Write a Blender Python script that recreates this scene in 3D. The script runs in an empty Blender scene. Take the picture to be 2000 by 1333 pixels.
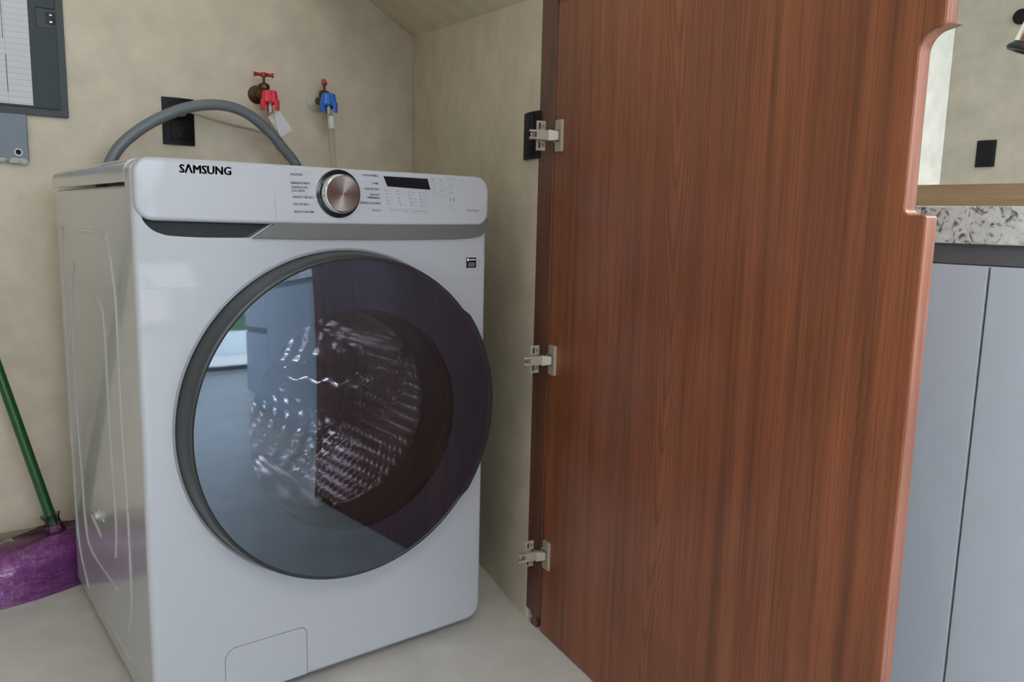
import bpy, bmesh, math, random
from mathutils import Vector, Matrix
random.seed(7)
S = bpy.context.scene
COL = S.collection
PI = math.pi

# ------------------------------------------------------------------ camera
def camera():
    yaw, pitch, roll, f = 0.6628053, -0.1499065, 0.0235543, 1578.9
    fw = Vector((math.sin(yaw)*math.cos(pitch), math.cos(yaw)*math.cos(pitch), math.sin(pitch)))
    r0 = Vector((math.cos(yaw), -math.sin(yaw), 0)); u0 = r0.cross(fw)
    c, s = math.cos(roll), math.sin(roll)
    r = c*r0 + s*u0; u = -s*r0 + c*u0
    cd = bpy.data.cameras.new('camera'); co = bpy.data.objects.new('camera', cd); COL.objects.link(co)
    m = Matrix((r, u, -fw)).transposed().to_4x4(); m.translation = Vector((-.31259, -1.41225, .90034))
    co.matrix_world = m
    cd.sensor_width = 36; cd.lens = f/2000*36; cd.clip_start = .02
    S.camera = co
camera()

# ------------------------------------------------------------------ world, sun, lights, exposure
W = bpy.data.worlds.new('sky'); S.world = W; W.use_nodes = True
bg = W.node_tree.nodes['Background']
bg.inputs[0].default_value = (.74, .83, 1.0, 1); bg.inputs[1].default_value = 13
def light(name, kind, loc, rot, energy, color, size=None, size_y=None, portal=False):
    l = bpy.data.lights.new(name, kind); o = bpy.data.objects.new(name, l); COL.objects.link(o)
    o.location = loc; o.rotation_euler = rot; l.energy = energy; l.color = color
    if kind == 'AREA':
        l.shape = 'RECTANGLE'; l.size = size; l.size_y = size_y or size; l.cycles.is_portal = portal
    return o
sun = light('sun', 'SUN', (0, -8, 6), (0, 0, 0), 6.0, (1, .93, .82)); sun.data.angle = .01
sun.rotation_euler = Vector((-.85, .22, -.75)).to_track_quat('-Z', 'Y').to_euler()
light('terrace_opening_light', 'AREA', (.1, -5.02, 1.2), (PI/2, 0, 0), 1, (1, 1, 1), 2.6, 2.3, True)
light('side_window_light', 'AREA', (3.42, -2.0, 1.55), (0, PI/2, 0), 1, (1, 1, 1), 1.3, 1.9, True)
light('added_ceiling_fill', 'AREA', (-.5, -2.6, 2.57), (0, 0, 0), 30, (1, .92, .82), 1.3, 1.3)  # added warm fill; no lamp is known at this ceiling
light('added_window_portal', 'AREA', (-1.52, -3.45, 1.16), (0, -PI/2, 0), 1, (1, 1, 1), 2.28, 2.5, True)  # portal of the added left window
light('added_counter_fill', 'AREA', (2.8, -2.1, 2.57), (0, 0, 0), 60, (1, .94, .86), 1.2, 1.2)  # added fill, placed to brighten the end wall more than the side wall
S.view_settings.view_transform = 'Standard'; S.view_settings.look = 'None'
S.view_settings.exposure = -.1; S.view_settings.gamma = 1; S.view_settings.use_curve_mapping = False
S.cycles.max_bounces = 10; S.cycles.transparent_max_bounces = 12; S.cycles.use_denoising = True
S.cycles.sample_clamp_indirect = 6

# ------------------------------------------------------------------ materials
def mat(name, color, rough=.5, metal=0, coat=0, spec=None, **kw):
    m = bpy.data.materials.new(name); m.use_nodes = True
    b = m.node_tree.nodes['Principled BSDF']
    b.inputs['Base Color'].default_value = (*color, 1); b.inputs['Roughness'].default_value = rough
    b.inputs['Metallic'].default_value = metal; b.inputs['Coat Weight'].default_value = coat
    if coat: b.inputs['Coat Roughness'].default_value = .04
    if spec is not None: b.inputs['Specular IOR Level'].default_value = spec
    for k, v in kw.items(): b.inputs[k].default_value = v
    return m
def nt(m):
    t = m.node_tree; return t, t.nodes, t.links, t.nodes['Principled BSDF']
def coords(m, scale=(1, 1, 1), rot=(0, 0, 0), kind='Object'):
    t, n, l, b = nt(m); tc = n.new('ShaderNodeTexCoord'); mp = n.new('ShaderNodeMapping')
    mp.inputs['Scale'].default_value = scale; mp.inputs['Rotation'].default_value = rot
    l.new(tc.outputs[kind], mp.inputs['Vector']); return mp.outputs[0]
def noise(m, v, scale, detail=4, rough=.55, dist=0):
    t, n, l, b = nt(m); x = n.new('ShaderNodeTexNoise'); x.inputs['Scale'].default_value = scale
    x.inputs['Detail'].default_value = detail; x.inputs['Roughness'].default_value = rough; x.inputs['Distortion'].default_value = dist
    l.new(v, x.inputs['Vector']); return x.outputs['Fac']
def ramp(m, fac, stops):
    t, n, l, b = nt(m); r = n.new('ShaderNodeValToRGB'); e = r.color_ramp.elements
    while len(e) < len(stops): e.new(.5)
    for k, (p, c) in enumerate(stops): e[k].position = p; e[k].color = (*c, 1)
    l.new(fac, r.inputs[0]); return r.outputs[0]
def mix(m, fac, a, b_, mode='MIX'):
    t, n, l, b = nt(m); x = n.new('ShaderNodeMix'); x.data_type = 'RGBA'; x.blend_type = mode
    for i, s in ((0, fac), (6, a), (7, b_)):
        if isinstance(s, (int, float)): x.inputs[i].default_value = s
        elif isinstance(s, tuple): x.inputs[i].default_value = (*s, 1)
        else: l.new(s, x.inputs[i])
    return x.outputs[2]
def base(m, c):
    t, n, l, b = nt(m); l.new(c, b.inputs['Base Color'])
def bump(m, h, strength=.2, dist=.01):
    t, n, l, b = nt(m); x = n.new('ShaderNodeBump'); x.inputs['Strength'].default_value = strength; x.inputs['Distance'].default_value = dist
    l.new(h, x.inputs['Height']); l.new(x.outputs[0], b.inputs['Normal'])

def cement(name, a, b_, rough=.55, sc=1.6, spec=.35):
    m = mat(name, a, rough, spec=spec); v = coords(m)
    n1 = noise(m, v, sc, 5, .6, .6); n2 = noise(m, v, sc*7, 4, .6)
    c = ramp(m, n1, [(.3, a), (.7, b_)])
    c2 = ramp(m, n2, [(.3, (.86, .86, .86)), (.75, (1.06, 1.06, 1.06))])
    base(m, mix(m, 1.0, c, c2, 'MULTIPLY')); bump(m, noise(m, v, 14, 5), .06, .01)
    return m
M = {}
M['wall'] = cement('tan_polished_cement', (.62, .53, .40), (.70, .61, .475))
M['wall_kitchen_dim'] = cement('dimmed_kitchen_cement', (.40, .36, .285), (.46, .415, .335))  # closet wall cement with the side wall's dimmer light put into its colour
M['wall_pale'] = cement('pale_kitchen_plaster', (.82, .85, .80), (.87, .89, .84))
M['floor'] = cement('grey_polished_cement', (.58, .54, .49), (.66, .63, .595), .42, 1.1, .3)
M['skirting'] = cement('dark_tan_cement', (.30, .255, .185), (.34, .29, .215))
M['ceiling'] = cement('ceiling_cement', (.66, .57, .43), (.72, .64, .50))

def math_node(m, op, a, b_=None):
    t, n, l, b = nt(m); x = n.new('ShaderNodeMath'); x.operation = op
    for k, q_ in enumerate((a, b_)):
        if q_ is None: continue
        if isinstance(q_, (int, float)): x.inputs[k].default_value = q_
        else: l.new(q_, x.inputs[k])
    return x.outputs[0]
def wood(name, dark, mid, light, rough=.33, coat=.25, rings=26, heart=None):
    """flat-sawn veneer: growth rings are the contour lines of a field stretched along the grain (z)"""
    m = mat(name, mid, rough, coat=coat); t, n, l, b = nt(m)
    field = noise(m, coords(m, (1, 1, .13)), 2.3, 1.5, .45, .15)
    wob = noise(m, coords(m, (1, 1, .10)), 30, 2, .5)
    f = math_node(m, 'ADD', math_node(m, 'MULTIPLY', field, rings), math_node(m, 'MULTIPLY', wob, .9))
    if heart is not None:                              # cathedral figure: nested V shapes round the heart line y = heart
        sx = n.new('ShaderNodeSeparateXYZ'); l.new(coords(m), sx.inputs[0])
        d = math_node(m, 'ADD', sx.outputs[1], -heart)
        warp = noise(m, coords(m, (1, 1, .28)), 3.2, 2, .5)
        d = math_node(m, 'ADD', d, math_node(m, 'MULTIPLY', math_node(m, 'ADD', warp, -.5), .22))
        hy = math_node(m, 'SQRT', math_node(m, 'ADD', math_node(m, 'MULTIPLY', d, d), .0009))
        g = math_node(m, 'SUBTRACT', math_node(m, 'MULTIPLY', hy, 22.0), sx.outputs[2])
        f = math_node(m, 'ADD', math_node(m, 'MULTIPLY', g, 9.0), math_node(m, 'MULTIPLY', wob, 1.3))
    ring = math_node(m, 'FRACT', f)
    fine = noise(m, coords(m, (1, 1, .016)), 300, 3, .7)
    streak = noise(m, coords(m, (1, 1, .02)), 26, 3, .6)
    blot = noise(m, coords(m, (1, 1, .45)), 3.0, 4, .55)
    c1 = ramp(m, ring, [(.0, dark), (.14, mid), (.6, light), (.80, mid), (1.0, dark)])
    c2 = ramp(m, streak, [(.3, dark), (.5, mid), (.72, light)])
    keep = .42
    if heart is not None:                              # the figure fades into straight grain away from the heart
        keep = math_node(m, 'MINIMUM', math_node(m, 'ADD', math_node(m, 'MULTIPLY', math_node(m, 'ABSOLUTE', d), 2.6), .42), .86)
    c = mix(m, keep, c1, c2)
    c = mix(m, 1.0, c, ramp(m, fine, [(.30, (.62, .58, .58)), (.52, (1, 1, 1)), (.75, (1.1, 1.08, 1.06))]), 'MULTIPLY')
    c = mix(m, 1.0, c, ramp(m, blot, [(.28, (.74, .70, .70)), (.5, (1, 1, 1)), (.72, (1.14, 1.10, 1.06))]), 'MULTIPLY')
    base(m, c); bump(m, fine, .06, .002)
    return m
M['wood'] = wood('red_brown_cedar_veneer', (.135, .041, .017), (.25, .077, .031), (.315, .103, .044), .36, .08, heart=-.40)
M['wood_edge'] = wood('lit_cedar_edge_band', (.22, .078, .045), (.33, .13, .078), (.39, .17, .11), .4, .15)  # paler cedar; the light on the door edge is put into its colour
M['stile'] = wood('shaded_cedar_strip', (.09, .036, .02), (.13, .05, .03), (.17, .066, .04), .4, .1)  # cedar darkened; the shadow on the strip is put into its colour
def oak():
    m = mat('light_oak', (.36, .25, .14), .45); v = coords(m, (1, .06, 1)); f = noise(m, v, 45, 5, .65, .4); g = noise(m, v, 9, 3, .5, .5)
    c = ramp(m, f, [(.3, (.25, .165, .085)), (.6, (.36, .25, .145)), (.8, (.43, .31, .19))])
    base(m, mix(m, 1., c, ramp(m, g, [(.3, (.85, .83, .8)), (.7, (1.08, 1.08, 1.08))]), 'MULTIPLY')); return m
M['oak'] = oak()
def granite():
    m = mat('white_granite', (.6, .6, .56), .22, spec=.5); t, n, l, b = nt(m); v = coords(m)
    a = noise(m, v, 52, 6, .74, 1.0); c = noise(m, v, 95, 4, .6, .8); d = noise(m, v, 15, 3, .5, .5)
    c1 = ramp(m, a, [(.33, (.04, .04, .038)), (.41, (.26, .25, .23)), (.46, (.60, .60, .55)), (.65, (.70, .70, .655))])
    c2 = ramp(m, c, [(.33, (.10, .10, .10)), (.42, (.9, .9, .9)), (.6, (1, 1, 1))])
    c3 = ramp(m, d, [(.35, (.80, .80, .78)), (.6, (1, 1, 1))])
    base(m, mix(m, 1., mix(m, .8, c1, c2, 'MULTIPLY'), c3, 'MULTIPLY')); return m
M['granite'] = granite()
M['white'] = mat('white_enamel', (.42, .425, .445), .22, coat=.6)
M['panel_white'] = mat('white_plastic_panel', (.43, .435, .455), .3, coat=.25)
M['silver'] = mat('warm_silver_paint', (.125, .122, .112), .42)
M['charcoal'] = mat('charcoal_plastic', (.022, .024, .024), .5, spec=.3)
M['ring'] = mat('dark_grey_plastic', (.025, .026, .026), .35)
M['recess_shade'] = mat('recess_shade_grey', (.22, .225, .23), .35)  # grey for the shading of the panel recess round the door
M['smoke'] = mat('smoked_cover', (.010, .012, .022), .03, IOR=2.6)
M['smoke'].node_tree.nodes['Principled BSDF'].inputs['Specular Tint'].default_value = (.68, .83, 1, 1)     # blue mirror tint of the smoked cover
M['black_gloss'] = mat('black_display', (.006, .006, .008), .12)
M['black'] = mat('black_plastic', (.006, .006, .007), .5, spec=.2)
M['ink'] = mat('dark_grey_print', (.07, .075, .08), .5)
M['ink_light'] = mat('grey_print', (.30, .305, .32), .5)
M['dark'] = mat('hole_shade_black', (.01, .01, .012), .6)  # near-black colour stands in for the shade inside holes
M['gasket'] = mat('grey_rubber_gasket', (.05, .05, .062), .32)
M['chrome'] = mat('chrome', (.75, .76, .77), .09, metal=1)
M['steel'] = mat('drum_steel', (.80, .74, .68), .17, metal=1)
M['nickel'] = mat('nickel_hinge', (.40, .35, .28), .45, metal=.35)
M['nickel_dark'] = mat('dark_nickel', (.22, .20, .18), .4, metal=.6)
def brushed():
    m = mat('brushed_steel_dial', (.36, .31, .28), .27, metal=1); b = nt(m)[3]
    b.inputs['Anisotropic'].default_value = .8
    tg = m.node_tree.nodes.new('ShaderNodeTangent'); tg.direction_type = 'RADIAL'; tg.axis = 'Y'
    m.node_tree.links.new(tg.outputs[0], b.inputs['Tangent']); return m
M['brushed'] = brushed()
M['hose'] = mat('grey_ribbed_hose', (.15, .165, .175), .38)
M['cord'] = mat('pale_grey_cord', (.42, .40, .37), .5)
M['brass'] = mat('shaded_brass', (.10, .052, .02), .42, metal=.6)  # shadow on the tap flange put into a darker brass
M['red'] = mat('red_tap_handle', (.34, .006, .012), .35)
M['red_plastic'] = mat('bright_red_connector', (.78, .035, .07), .35)
M['blue_plastic'] = mat('bright_blue_connector', (.03, .17, .62), .35)
M['white_plastic'] = mat('white_label', (.72, .72, .72), .5)
M['grey_flange'] = mat('pale_flange', (.48, .45, .38), .4)
M['panel_grey'] = mat('grey_panel_paint', (.038, .048, .049), .5, spec=.3)
M['panel_grey2'] = mat('grey_panel_rim', (.060, .070, .071), .5, spec=.3)
M['duct'] = mat('blue_grey_metal', (.10, .125, .15), .34, spec=.5)
M['plaster'] = mat('plaster_crumbs', (.45, .43, .40), .8)
M['green'] = mat('green_broom_handle', (.012, .085, .018), .3, coat=.2)
M['cabinet'] = mat('pale_grey_laminate', (.40, .425, .455), .6, spec=.25)
M['channel'] = mat('grey_channel', (.12, .12, .118), .4)
M['alu'] = mat('dark_window_frame', (.05, .05, .055), .4)
M['terrace'] = mat('terrace_tiles', (.52, .45, .38), .6)
M['foliage'] = mat('hedge_green', (.07, .12, .04), .7)
M['parapet'] = mat('white_parapet', (.8, .79, .76), .6)
def clear(name, tint, refl=1.0, rough=.03, ior=1.5, crinkle=0):
    m = bpy.data.materials.new(name); m.use_nodes = True; t = m.node_tree; n = t.nodes; l = t.links
    n.remove(n['Principled BSDF']); tr = n.new('ShaderNodeBsdfTransparent'); tr.inputs[0].default_value = (*tint, 1)
    g = n.new('ShaderNodeBsdfGlossy'); g.inputs['Roughness'].default_value = rough; g.inputs[0].default_value = (*(refl if isinstance(refl, tuple) else (refl,)*3), 1)
    f = n.new('ShaderNodeFresnel'); f.inputs[0].default_value = ior
    x = n.new('ShaderNodeMixShader'); l.new(f.outputs[0], x.inputs[0]); l.new(tr.outputs[0], x.inputs[1]); l.new(g.outputs[0], x.inputs[2])
    if crinkle:
        tc = n.new('ShaderNodeTexCoord'); no = n.new('ShaderNodeTexNoise'); no.inputs['Scale'].default_value = 42; no.inputs['Detail'].default_value = 4; no.inputs['Distortion'].default_value = 1.2
        mp = n.new('ShaderNodeMapping'); mp.inputs['Scale'].default_value = (.6, .6, 1.8); mp.inputs['Rotation'].default_value = (0, .4, 0); l.new(tc.outputs['Object'], mp.inputs[0]); l.new(mp.outputs[0], no.inputs['Vector'])
        bp = n.new('ShaderNodeBump'); bp.inputs['Strength'].default_value = crinkle; bp.inputs['Distance'].default_value = .012; l.new(no.outputs['Fac'], bp.inputs['Height'])
        l.new(bp.outputs[0], g.inputs['Normal']); l.new(bp.outputs[0], f.inputs['Normal'])
    l.new(x.outputs[0], n['Material Output'].inputs[0]); return m
M['window_smoke'] = clear('smoked_glass', (.52, .51, .60), (.68, .83, 1), .03, 2.6)
M['pane'] = clear('window_glass', (.95, .97, .97))
M['clear_hose'] = clear('clear_hose', (.965, .95, .93), .8, .12, 1.08)
M['clear_wrap'] = clear('clear_plastic_wrap', (.93, .92, .93), 1, .24, 1.6, .7)
def purple():
    m = mat('purple_bristles', (.4, .05, .37), .34, coat=.5); v = coords(m, (1, 1, .35)); f = noise(m, v, 160, 4, .7); g = noise(m, coords(m, (1, .6, 2.2), (0, .3, .3)), 38, 5, .7, 1.5)
    base(m, ramp(m, f, [(.3, (.19, .018, .18)), (.55, (.36, .045, .33)), (.8, (.52, .12, .46))])); bump(m, g, .55, .012); return m
M['purple'] = purple()
def sheet():
    m = mat('circuit_list_paper', (.62, .62, .62), .7); t, n, l, b = nt(m); v = coords(m, (1, 1, 1), (PI/2, 0, 0))
    br = n.new('ShaderNodeTexBrick'); br.offset = 0; br.inputs['Scale'].default_value = 1; br.inputs['Brick Width'].default_value = .082; br.inputs['Row Height'].default_value = .0135
    br.inputs['Mortar Size'].default_value = .0006; br.inputs['Mortar Smooth'].default_value = .4
    for k, c in (('Color1', (.62, .62, .63)), ('Color2', (.60, .60, .61)), ('Mortar', (.40, .40, .41))): br.inputs[k].default_value = (*c, 1)
    l.new(v, br.inputs['Vector']); base(m, br.outputs['Color']); return m
M['sheet'] = sheet()

# ------------------------------------------------------------------ mesh helpers
def box(bm, a, b, bev=0, seg=2, mtx=None):
    r = bmesh.ops.create_cube(bm, size=1); vs = r['verts']
    for v in vs: v.co = Vector([a[i] + (v.co[i]+.5)*(b[i]-a[i]) for i in range(3)])
    es = list({e for v in vs for e in v.link_edges})
    if bev:
        rr = bmesh.ops.bevel(bm, geom=es, offset=bev, segments=seg, profile=.5, affect='EDGES'); vs = list({v for f in rr['faces'] for v in f.verts} | {v for v in vs if v.is_valid})
    if mtx: bmesh.ops.transform(bm, matrix=mtx, verts=vs)
    return vs
def B(a, b, bev=0, seg=2, mtx=None):
    bm = bmesh.new(); box(bm, a, b, bev, seg, mtx); return bm
def prism(bm, pts, y0, y1, mtx=None, bev=0, seg=2):
    """outline in (x,z), extruded from y0 (front) to y1"""
    f = [bm.verts.new((x, y0, z)) for x, z in pts]; k = [bm.verts.new((x, y1, z)) for x, z in pts]; n = len(pts)
    ff = bm.faces.new(f); bm.faces.new(k[::-1])
    for i in range(n): bm.faces.new((f[i], k[i], k[(i+1) % n], f[(i+1) % n]))
    bmesh.ops.recalc_face_normals(bm, faces=bm.faces[:])
    if bev: bmesh.ops.bevel(bm, geom=list(ff.edges), offset=bev, segments=seg, profile=.5, affect='EDGES')
    if mtx: bmesh.ops.transform(bm, matrix=mtx, verts=bm.verts)
    return bm
def P(pts, y0, y1, **k): return prism(bmesh.new(), pts, y0, y1, **k)
def rounded(x0, z0, x1, z1, r, n=6):
    """rounded rectangle outline; r = (bl, br, tr, tl)"""
    if not isinstance(r, tuple): r = (r,)*4
    out = []
    for (cx, cz, a0), rr in zip(((x0, z0, PI), (x1, z0, 1.5*PI), (x1, z1, 0), (x0, z1, .5*PI)), r):
        ox = cx + (rr if cx == x0 else -rr); oz = cz + (rr if cz == z0 else -rr)
        for k in range(n+1): a = a0 + k/n*PI/2; out.append((ox+rr*math.cos(a), oz+rr*math.sin(a)))
    return out
def lathe(bm, c, prof, n=96, axis='Y', fr=None, close=False):
    """prof: (radius, height along axis); fr(angle, k, r) may change the radius"""
    rings = []
    for k, (r, h) in enumerate(prof):
        ring = []
        for i in range(n):
            a = 2*PI*i/n; q = fr(a, k, r) if fr else r
            p = (q*math.cos(a), h, q*math.sin(a)) if axis == 'Y' else (q*math.cos(a), q*math.sin(a), h)
            ring.append(bm.verts.new((c[0]+p[0], c[1]+p[1], c[2]+p[2])))
        rings.append(ring)
    for k in range(len(rings)-1):
        for i in range(n):
            j = (i+1) % n; bm.faces.new((rings[k][i], rings[k][j], rings[k+1][j], rings[k+1][i]))
    if close:
        for ring in (rings[0], rings[-1]): bm.faces.new(ring)
    bmesh.ops.recalc_face_normals(bm, faces=bm.faces[:])
    return bm
def L(c, prof, **k): return lathe(bmesh.new(), c, prof, **k)
def smooth_path(pts, sub=8):
    P_ = [Vector(p) for p in pts]; P_ = [2*P_[0]-P_[1]] + P_ + [2*P_[-1]-P_[-2]]; out = []
    for i in range(1, len(P_)-2):
        a, b, c, d = P_[i-1:i+3]
        for k in range(sub):
            t = k/sub; out.append(.5*((2*b)+(c-a)*t+(2*a-5*b+4*c-d)*t*t+(3*b-a-3*c+d)*t**3))
    return out + [P_[-2]]
def tube(bm, pts, r, n=14, sub=0, rr=None):
    p = smooth_path(pts, sub) if sub else [Vector(q) for q in pts]
    rings = []; t = (p[1]-p[0]).normalized(); up = t.orthogonal().normalized()
    for i, q in enumerate(p):
        t2 = (p[min(i+1, len(p)-1)]-p[max(i-1, 0)]).normalized()
        up = (up - t2*up.dot(t2)).normalized(); side = t2.cross(up)
        q_r = rr(i/(len(p)-1)) if rr else r
        rings.append([bm.verts.new(q + q_r*(math.cos(2*PI*k/n)*up + math.sin(2*PI*k/n)*side)) for k in range(n)])
    for i in range(len(rings)-1):
        for k in range(n): bm.faces.new((rings[i][k], rings[i][(k+1) % n], rings[i+1][(k+1) % n], rings[i+1][k]))
    bm.faces.new(rings[0][::-1]); bm.faces.new(rings[-1])
    bmesh.ops.recalc_face_normals(bm, faces=bm.faces[:])
    return bm
def T(pts, r, **k): return tube(bmesh.new(), pts, r, **k)
ORG = {}
FLAT = {'cabinet_body', 'top_lid', 'front_panel', 'control_panel', 'trim_band', 'filter_flap', 'door_panel', 'panel_trim', 'panel_door', 'duct_cover', 'cabinet_door', 'drawer_front', 'granite_countertop', 'oak_ledge', 'strip'}   # bevelled sheets whose large faces stay flat
def link(name, bm, m, parent=None, angle=35, origin=None):
    """one mesh object; geometry is given in world space, stored relative to its thing's base"""
    me = bpy.data.meshes.new(name); o = bpy.data.objects.new(name, me); COL.objects.link(o)
    off = Vector(origin) if origin else (ORG.get(parent.name, Vector()) if parent else Vector())
    if isinstance(bm, bpy.types.Mesh):
        o.data = bm; me = bm
        for v in me.vertices: v.co -= off
    else:
        for v in bm.verts: v.co -= off
        bm.to_mesh(me); bm.free()
    if isinstance(m, str): m = M[m]
    me.materials.clear(); me.materials.append(m)
    if angle and len(me.polygons):
        me.polygons.foreach_set('use_smooth', [True]*len(me.polygons)); me.set_sharp_from_angle(angle=math.radians(angle))
    if name in FLAT:
        w = o.modifiers.new('even_normals', 'WEIGHTED_NORMAL'); w.mode = 'FACE_AREA'; w.keep_sharp = True; w.weight = 100
    if parent: o.parent = parent; ORG[o.name] = off
    else: o.location = off; ORG[o.name] = off
    return o
def tag(o, label=None, cat=None, group=None, kind=None):
    for k, v in (('label', label), ('category', cat), ('group', group), ('kind', kind)):
        if v: o[k] = v
    return o
def thing(name, label, cat, loc, group=None):
    o = bpy.data.objects.new(name, None); COL.objects.link(o); o.location = loc; o.empty_display_size = .1
    ORG[o.name] = Vector(loc); return tag(o, label, cat, group)
def struct(name, bm, m, parent=None):
    o = link(name, bm, m, parent)
    if not parent: o['kind'] = 'structure'
    return o
def carve(bm, cutters):
    """bm minus each cutter; returns a Mesh"""
    me = bpy.data.meshes.new('work'); bm.to_mesh(me); bm.free(); o = bpy.data.objects.new('work', me); COL.objects.link(o); cs = []
    for c in cutters:
        cm = bpy.data.meshes.new('cut'); c.to_mesh(cm); c.free(); co = bpy.data.objects.new('cut', cm); COL.objects.link(co); cs.append(co)
        md = o.modifiers.new('b', 'BOOLEAN'); md.object = co; md.operation = 'DIFFERENCE'; md.solver = 'EXACT'
    dg = bpy.context.evaluated_depsgraph_get(); out = bpy.data.meshes.new_from_object(o.evaluated_get(dg))
    for x in cs + [o]: bpy.data.objects.remove(x)
    return out
def text_mesh(body, size, loc, align='LEFT', bold=0, xs=1.0, heavy=0):
    """flat lettering that faces -y; loc = (x, y, z) of its baseline start, in world space"""
    cu = bpy.data.curves.new('text', 'FONT'); cu.body = body; cu.size = size; cu.align_x = align; cu.offset = bold; cu.resolution_u = 2
    o = bpy.data.objects.new('text', cu); COL.objects.link(o); o.matrix_world = Matrix.Translation(loc) @ Matrix.Rotation(PI/2, 4, 'X') @ Matrix.Diagonal((xs, 1, 1, 1))
    dg = bpy.context.evaluated_depsgraph_get(); dg.update(); me = bpy.data.meshes.new_from_object(o.evaluated_get(dg)); me.transform(o.matrix_world)
    bpy.data.objects.remove(o)
    if heavy:
        bm = bmesh.new()
        for dx, dz in ((-1, -.5), (-1, .5), (0, 0), (1, -.5), (1, .5)):
            m2 = me.copy(); m2.transform(Matrix.Translation((dx*heavy, 0, dz*heavy))); bm.from_mesh(m2)
        return bm
    return me

# ------------------------------------------------------------------ the setting
K = Vector((1.065, .90)); E_ = Vector((.7867, -.080))            # inner corner of the closet, near end of its right wall
wd = (E_-K).normalized(); wn = Vector((-wd.y, wd.x)) * (1 if -wd.y > 0 else -1)
def zsoff(x, y): return 1.46 - (.5613*(x-1.065) - .2703*(y-.9))
def flat(pts, h):
    """polygon in (x,y) between heights h"""
    bm = bmesh.new(); a = [bm.verts.new((x, y, h[0])) for x, y in pts]; b = [bm.verts.new((x, y, h[1])) for x, y in pts]
    bm.faces.new(a); bm.faces.new(b)
    for i in range(len(pts)): j = (i+1) % len(pts); bm.faces.new((a[i], a[j], b[j], b[i]))
    bmesh.ops.recalc_face_normals(bm, faces=bm.faces[:]); return bm
struct('floor', B((-2.4, -5.1, -.1), (3.6, 1.05, 0)), 'floor')
struct('wall_back', B((-1.15, .90, 0), (1.25, 1.02, 2.6)), 'wall')
q = [K+wd*-.0, E_, E_+wn*.075, K+wn*.075]
struct('wall_right', flat([tuple(p) for p in q], (0, 1.62)), 'wall')
struct('wall_left', B((-1.15, -.15, 0), (-1.0, .90, 2.6)), 'wall')
def slab():
    bm = bmesh.new(); c = [(.62, -.06), (.80, -.06), (1.10, .92), (.62, .92)]
    a = [bm.verts.new((x, y, zsoff(x, y))) for x, y in c]; b = [bm.verts.new((x, y, zsoff(x, y)+.14)) for x, y in c]
    bm.faces.new(a); bm.faces.new(b)
    for i in range(4): bm.faces.new((a[i], a[(i+1) % 4], b[(i+1) % 4], b[i]))
    bmesh.ops.recalc_face_normals(bm, faces=bm.faces[:]); return bm
struct('ceiling_stair_soffit', slab(), 'ceiling')
struct('baseboard_back', B((-1.0, .888, 0), (1.05, .90, .088), .003), 'skirting')
struct('ceiling', B((-2.4, -5.1, 2.6), (3.6, 1.05, 2.7)), 'wall_pale')
struct('wall_front_left', B((-2.4, -.15, 0), (-1.15, 0, 2.6)), 'wall')
struct('wall_kitchen_left', carve(B((-1.65, -5.1, 0), (-1.5, -.15, 2.6)), [B((-1.8, -4.7, .02), (-1.4, -2.2, 2.3))]), 'wall_pale')  # pale to bounce light; opening added for daylight on the cabinet fronts
struct('wall_kitchen_end', B((1.12, .305, 0), (3.4, .47, 2.6)), 'wall_pale')
def side_wall():
    bm = B((3.4, -5.1, 0), (3.55, .47, 2.6)); return carve(bm, [B((3.3, -2.65, .95), (3.7, -1.35, 2.15))])
struct('wall_kitchen_side', side_wall(), 'wall_kitchen_dim')
def rear_wall():
    return carve(B((-2.4, -5.1, 0), (3.6, -4.95, 2.6)), [B((-1.2, -5.3, .02), (1.4, -4.7, 2.35))])
struct('wall_kitchen_rear', rear_wall(), 'wall_pale')
def window(name, a, b, axis, panes):
    """aluminium frame with panes between corners a and b (axis: 0 frame runs along x, 1 along y)"""
    bm = bmesh.new(); w = .05
    lo, hi = a[axis], b[axis]
    def bar(u0, u1, z0, z1):
        p, q_ = list(a), list(b); p[axis], q_[axis] = u0, u1; p[2], q_[2] = z0, z1; box(bm, p, q_)
    bar(lo, hi, a[2], a[2]+w); bar(lo, hi, b[2]-w, b[2])
    for k in range(panes+1):
        c = lo+(hi-lo)*k/panes; bar(max(lo, c-w/2), min(hi, c+w/2), a[2]+w, b[2]-w)
    fr = struct(name, bm, 'alu')
    for k in range(panes):
        p, q_ = list(a), list(b); other = 1-axis; mid = (a[other]+b[other])/2
        p[axis] = lo+(hi-lo)*k/panes+w/2; q_[axis] = lo+(hi-lo)*(k+1)/panes-w/2; p[other] = mid-.003; q_[other] = mid+.003; p[2] += w; q_[2] -= w
        struct('pane', B(p, q_), 'pane', fr)
window('window_1', (-1.2, -5.05, .02), (1.4, -5.0, 2.35), 0, 4)
window('added_window', (-1.6, -4.7, .02), (-1.55, -2.2, 2.3), 1, 3)  # added, unseen window that throws daylight onto the cabinets
window('window_2', (3.45, -2.65, .95), (3.5, -1.35, 2.15), 1, 2)
struct('floor_terrace', B((-6, -9, -.14), (6, -5.1, -.02)), 'terrace')
struct('ground_garden', B((-40, -45, -.3), (40, -9, -.2)), 'foliage')

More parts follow.
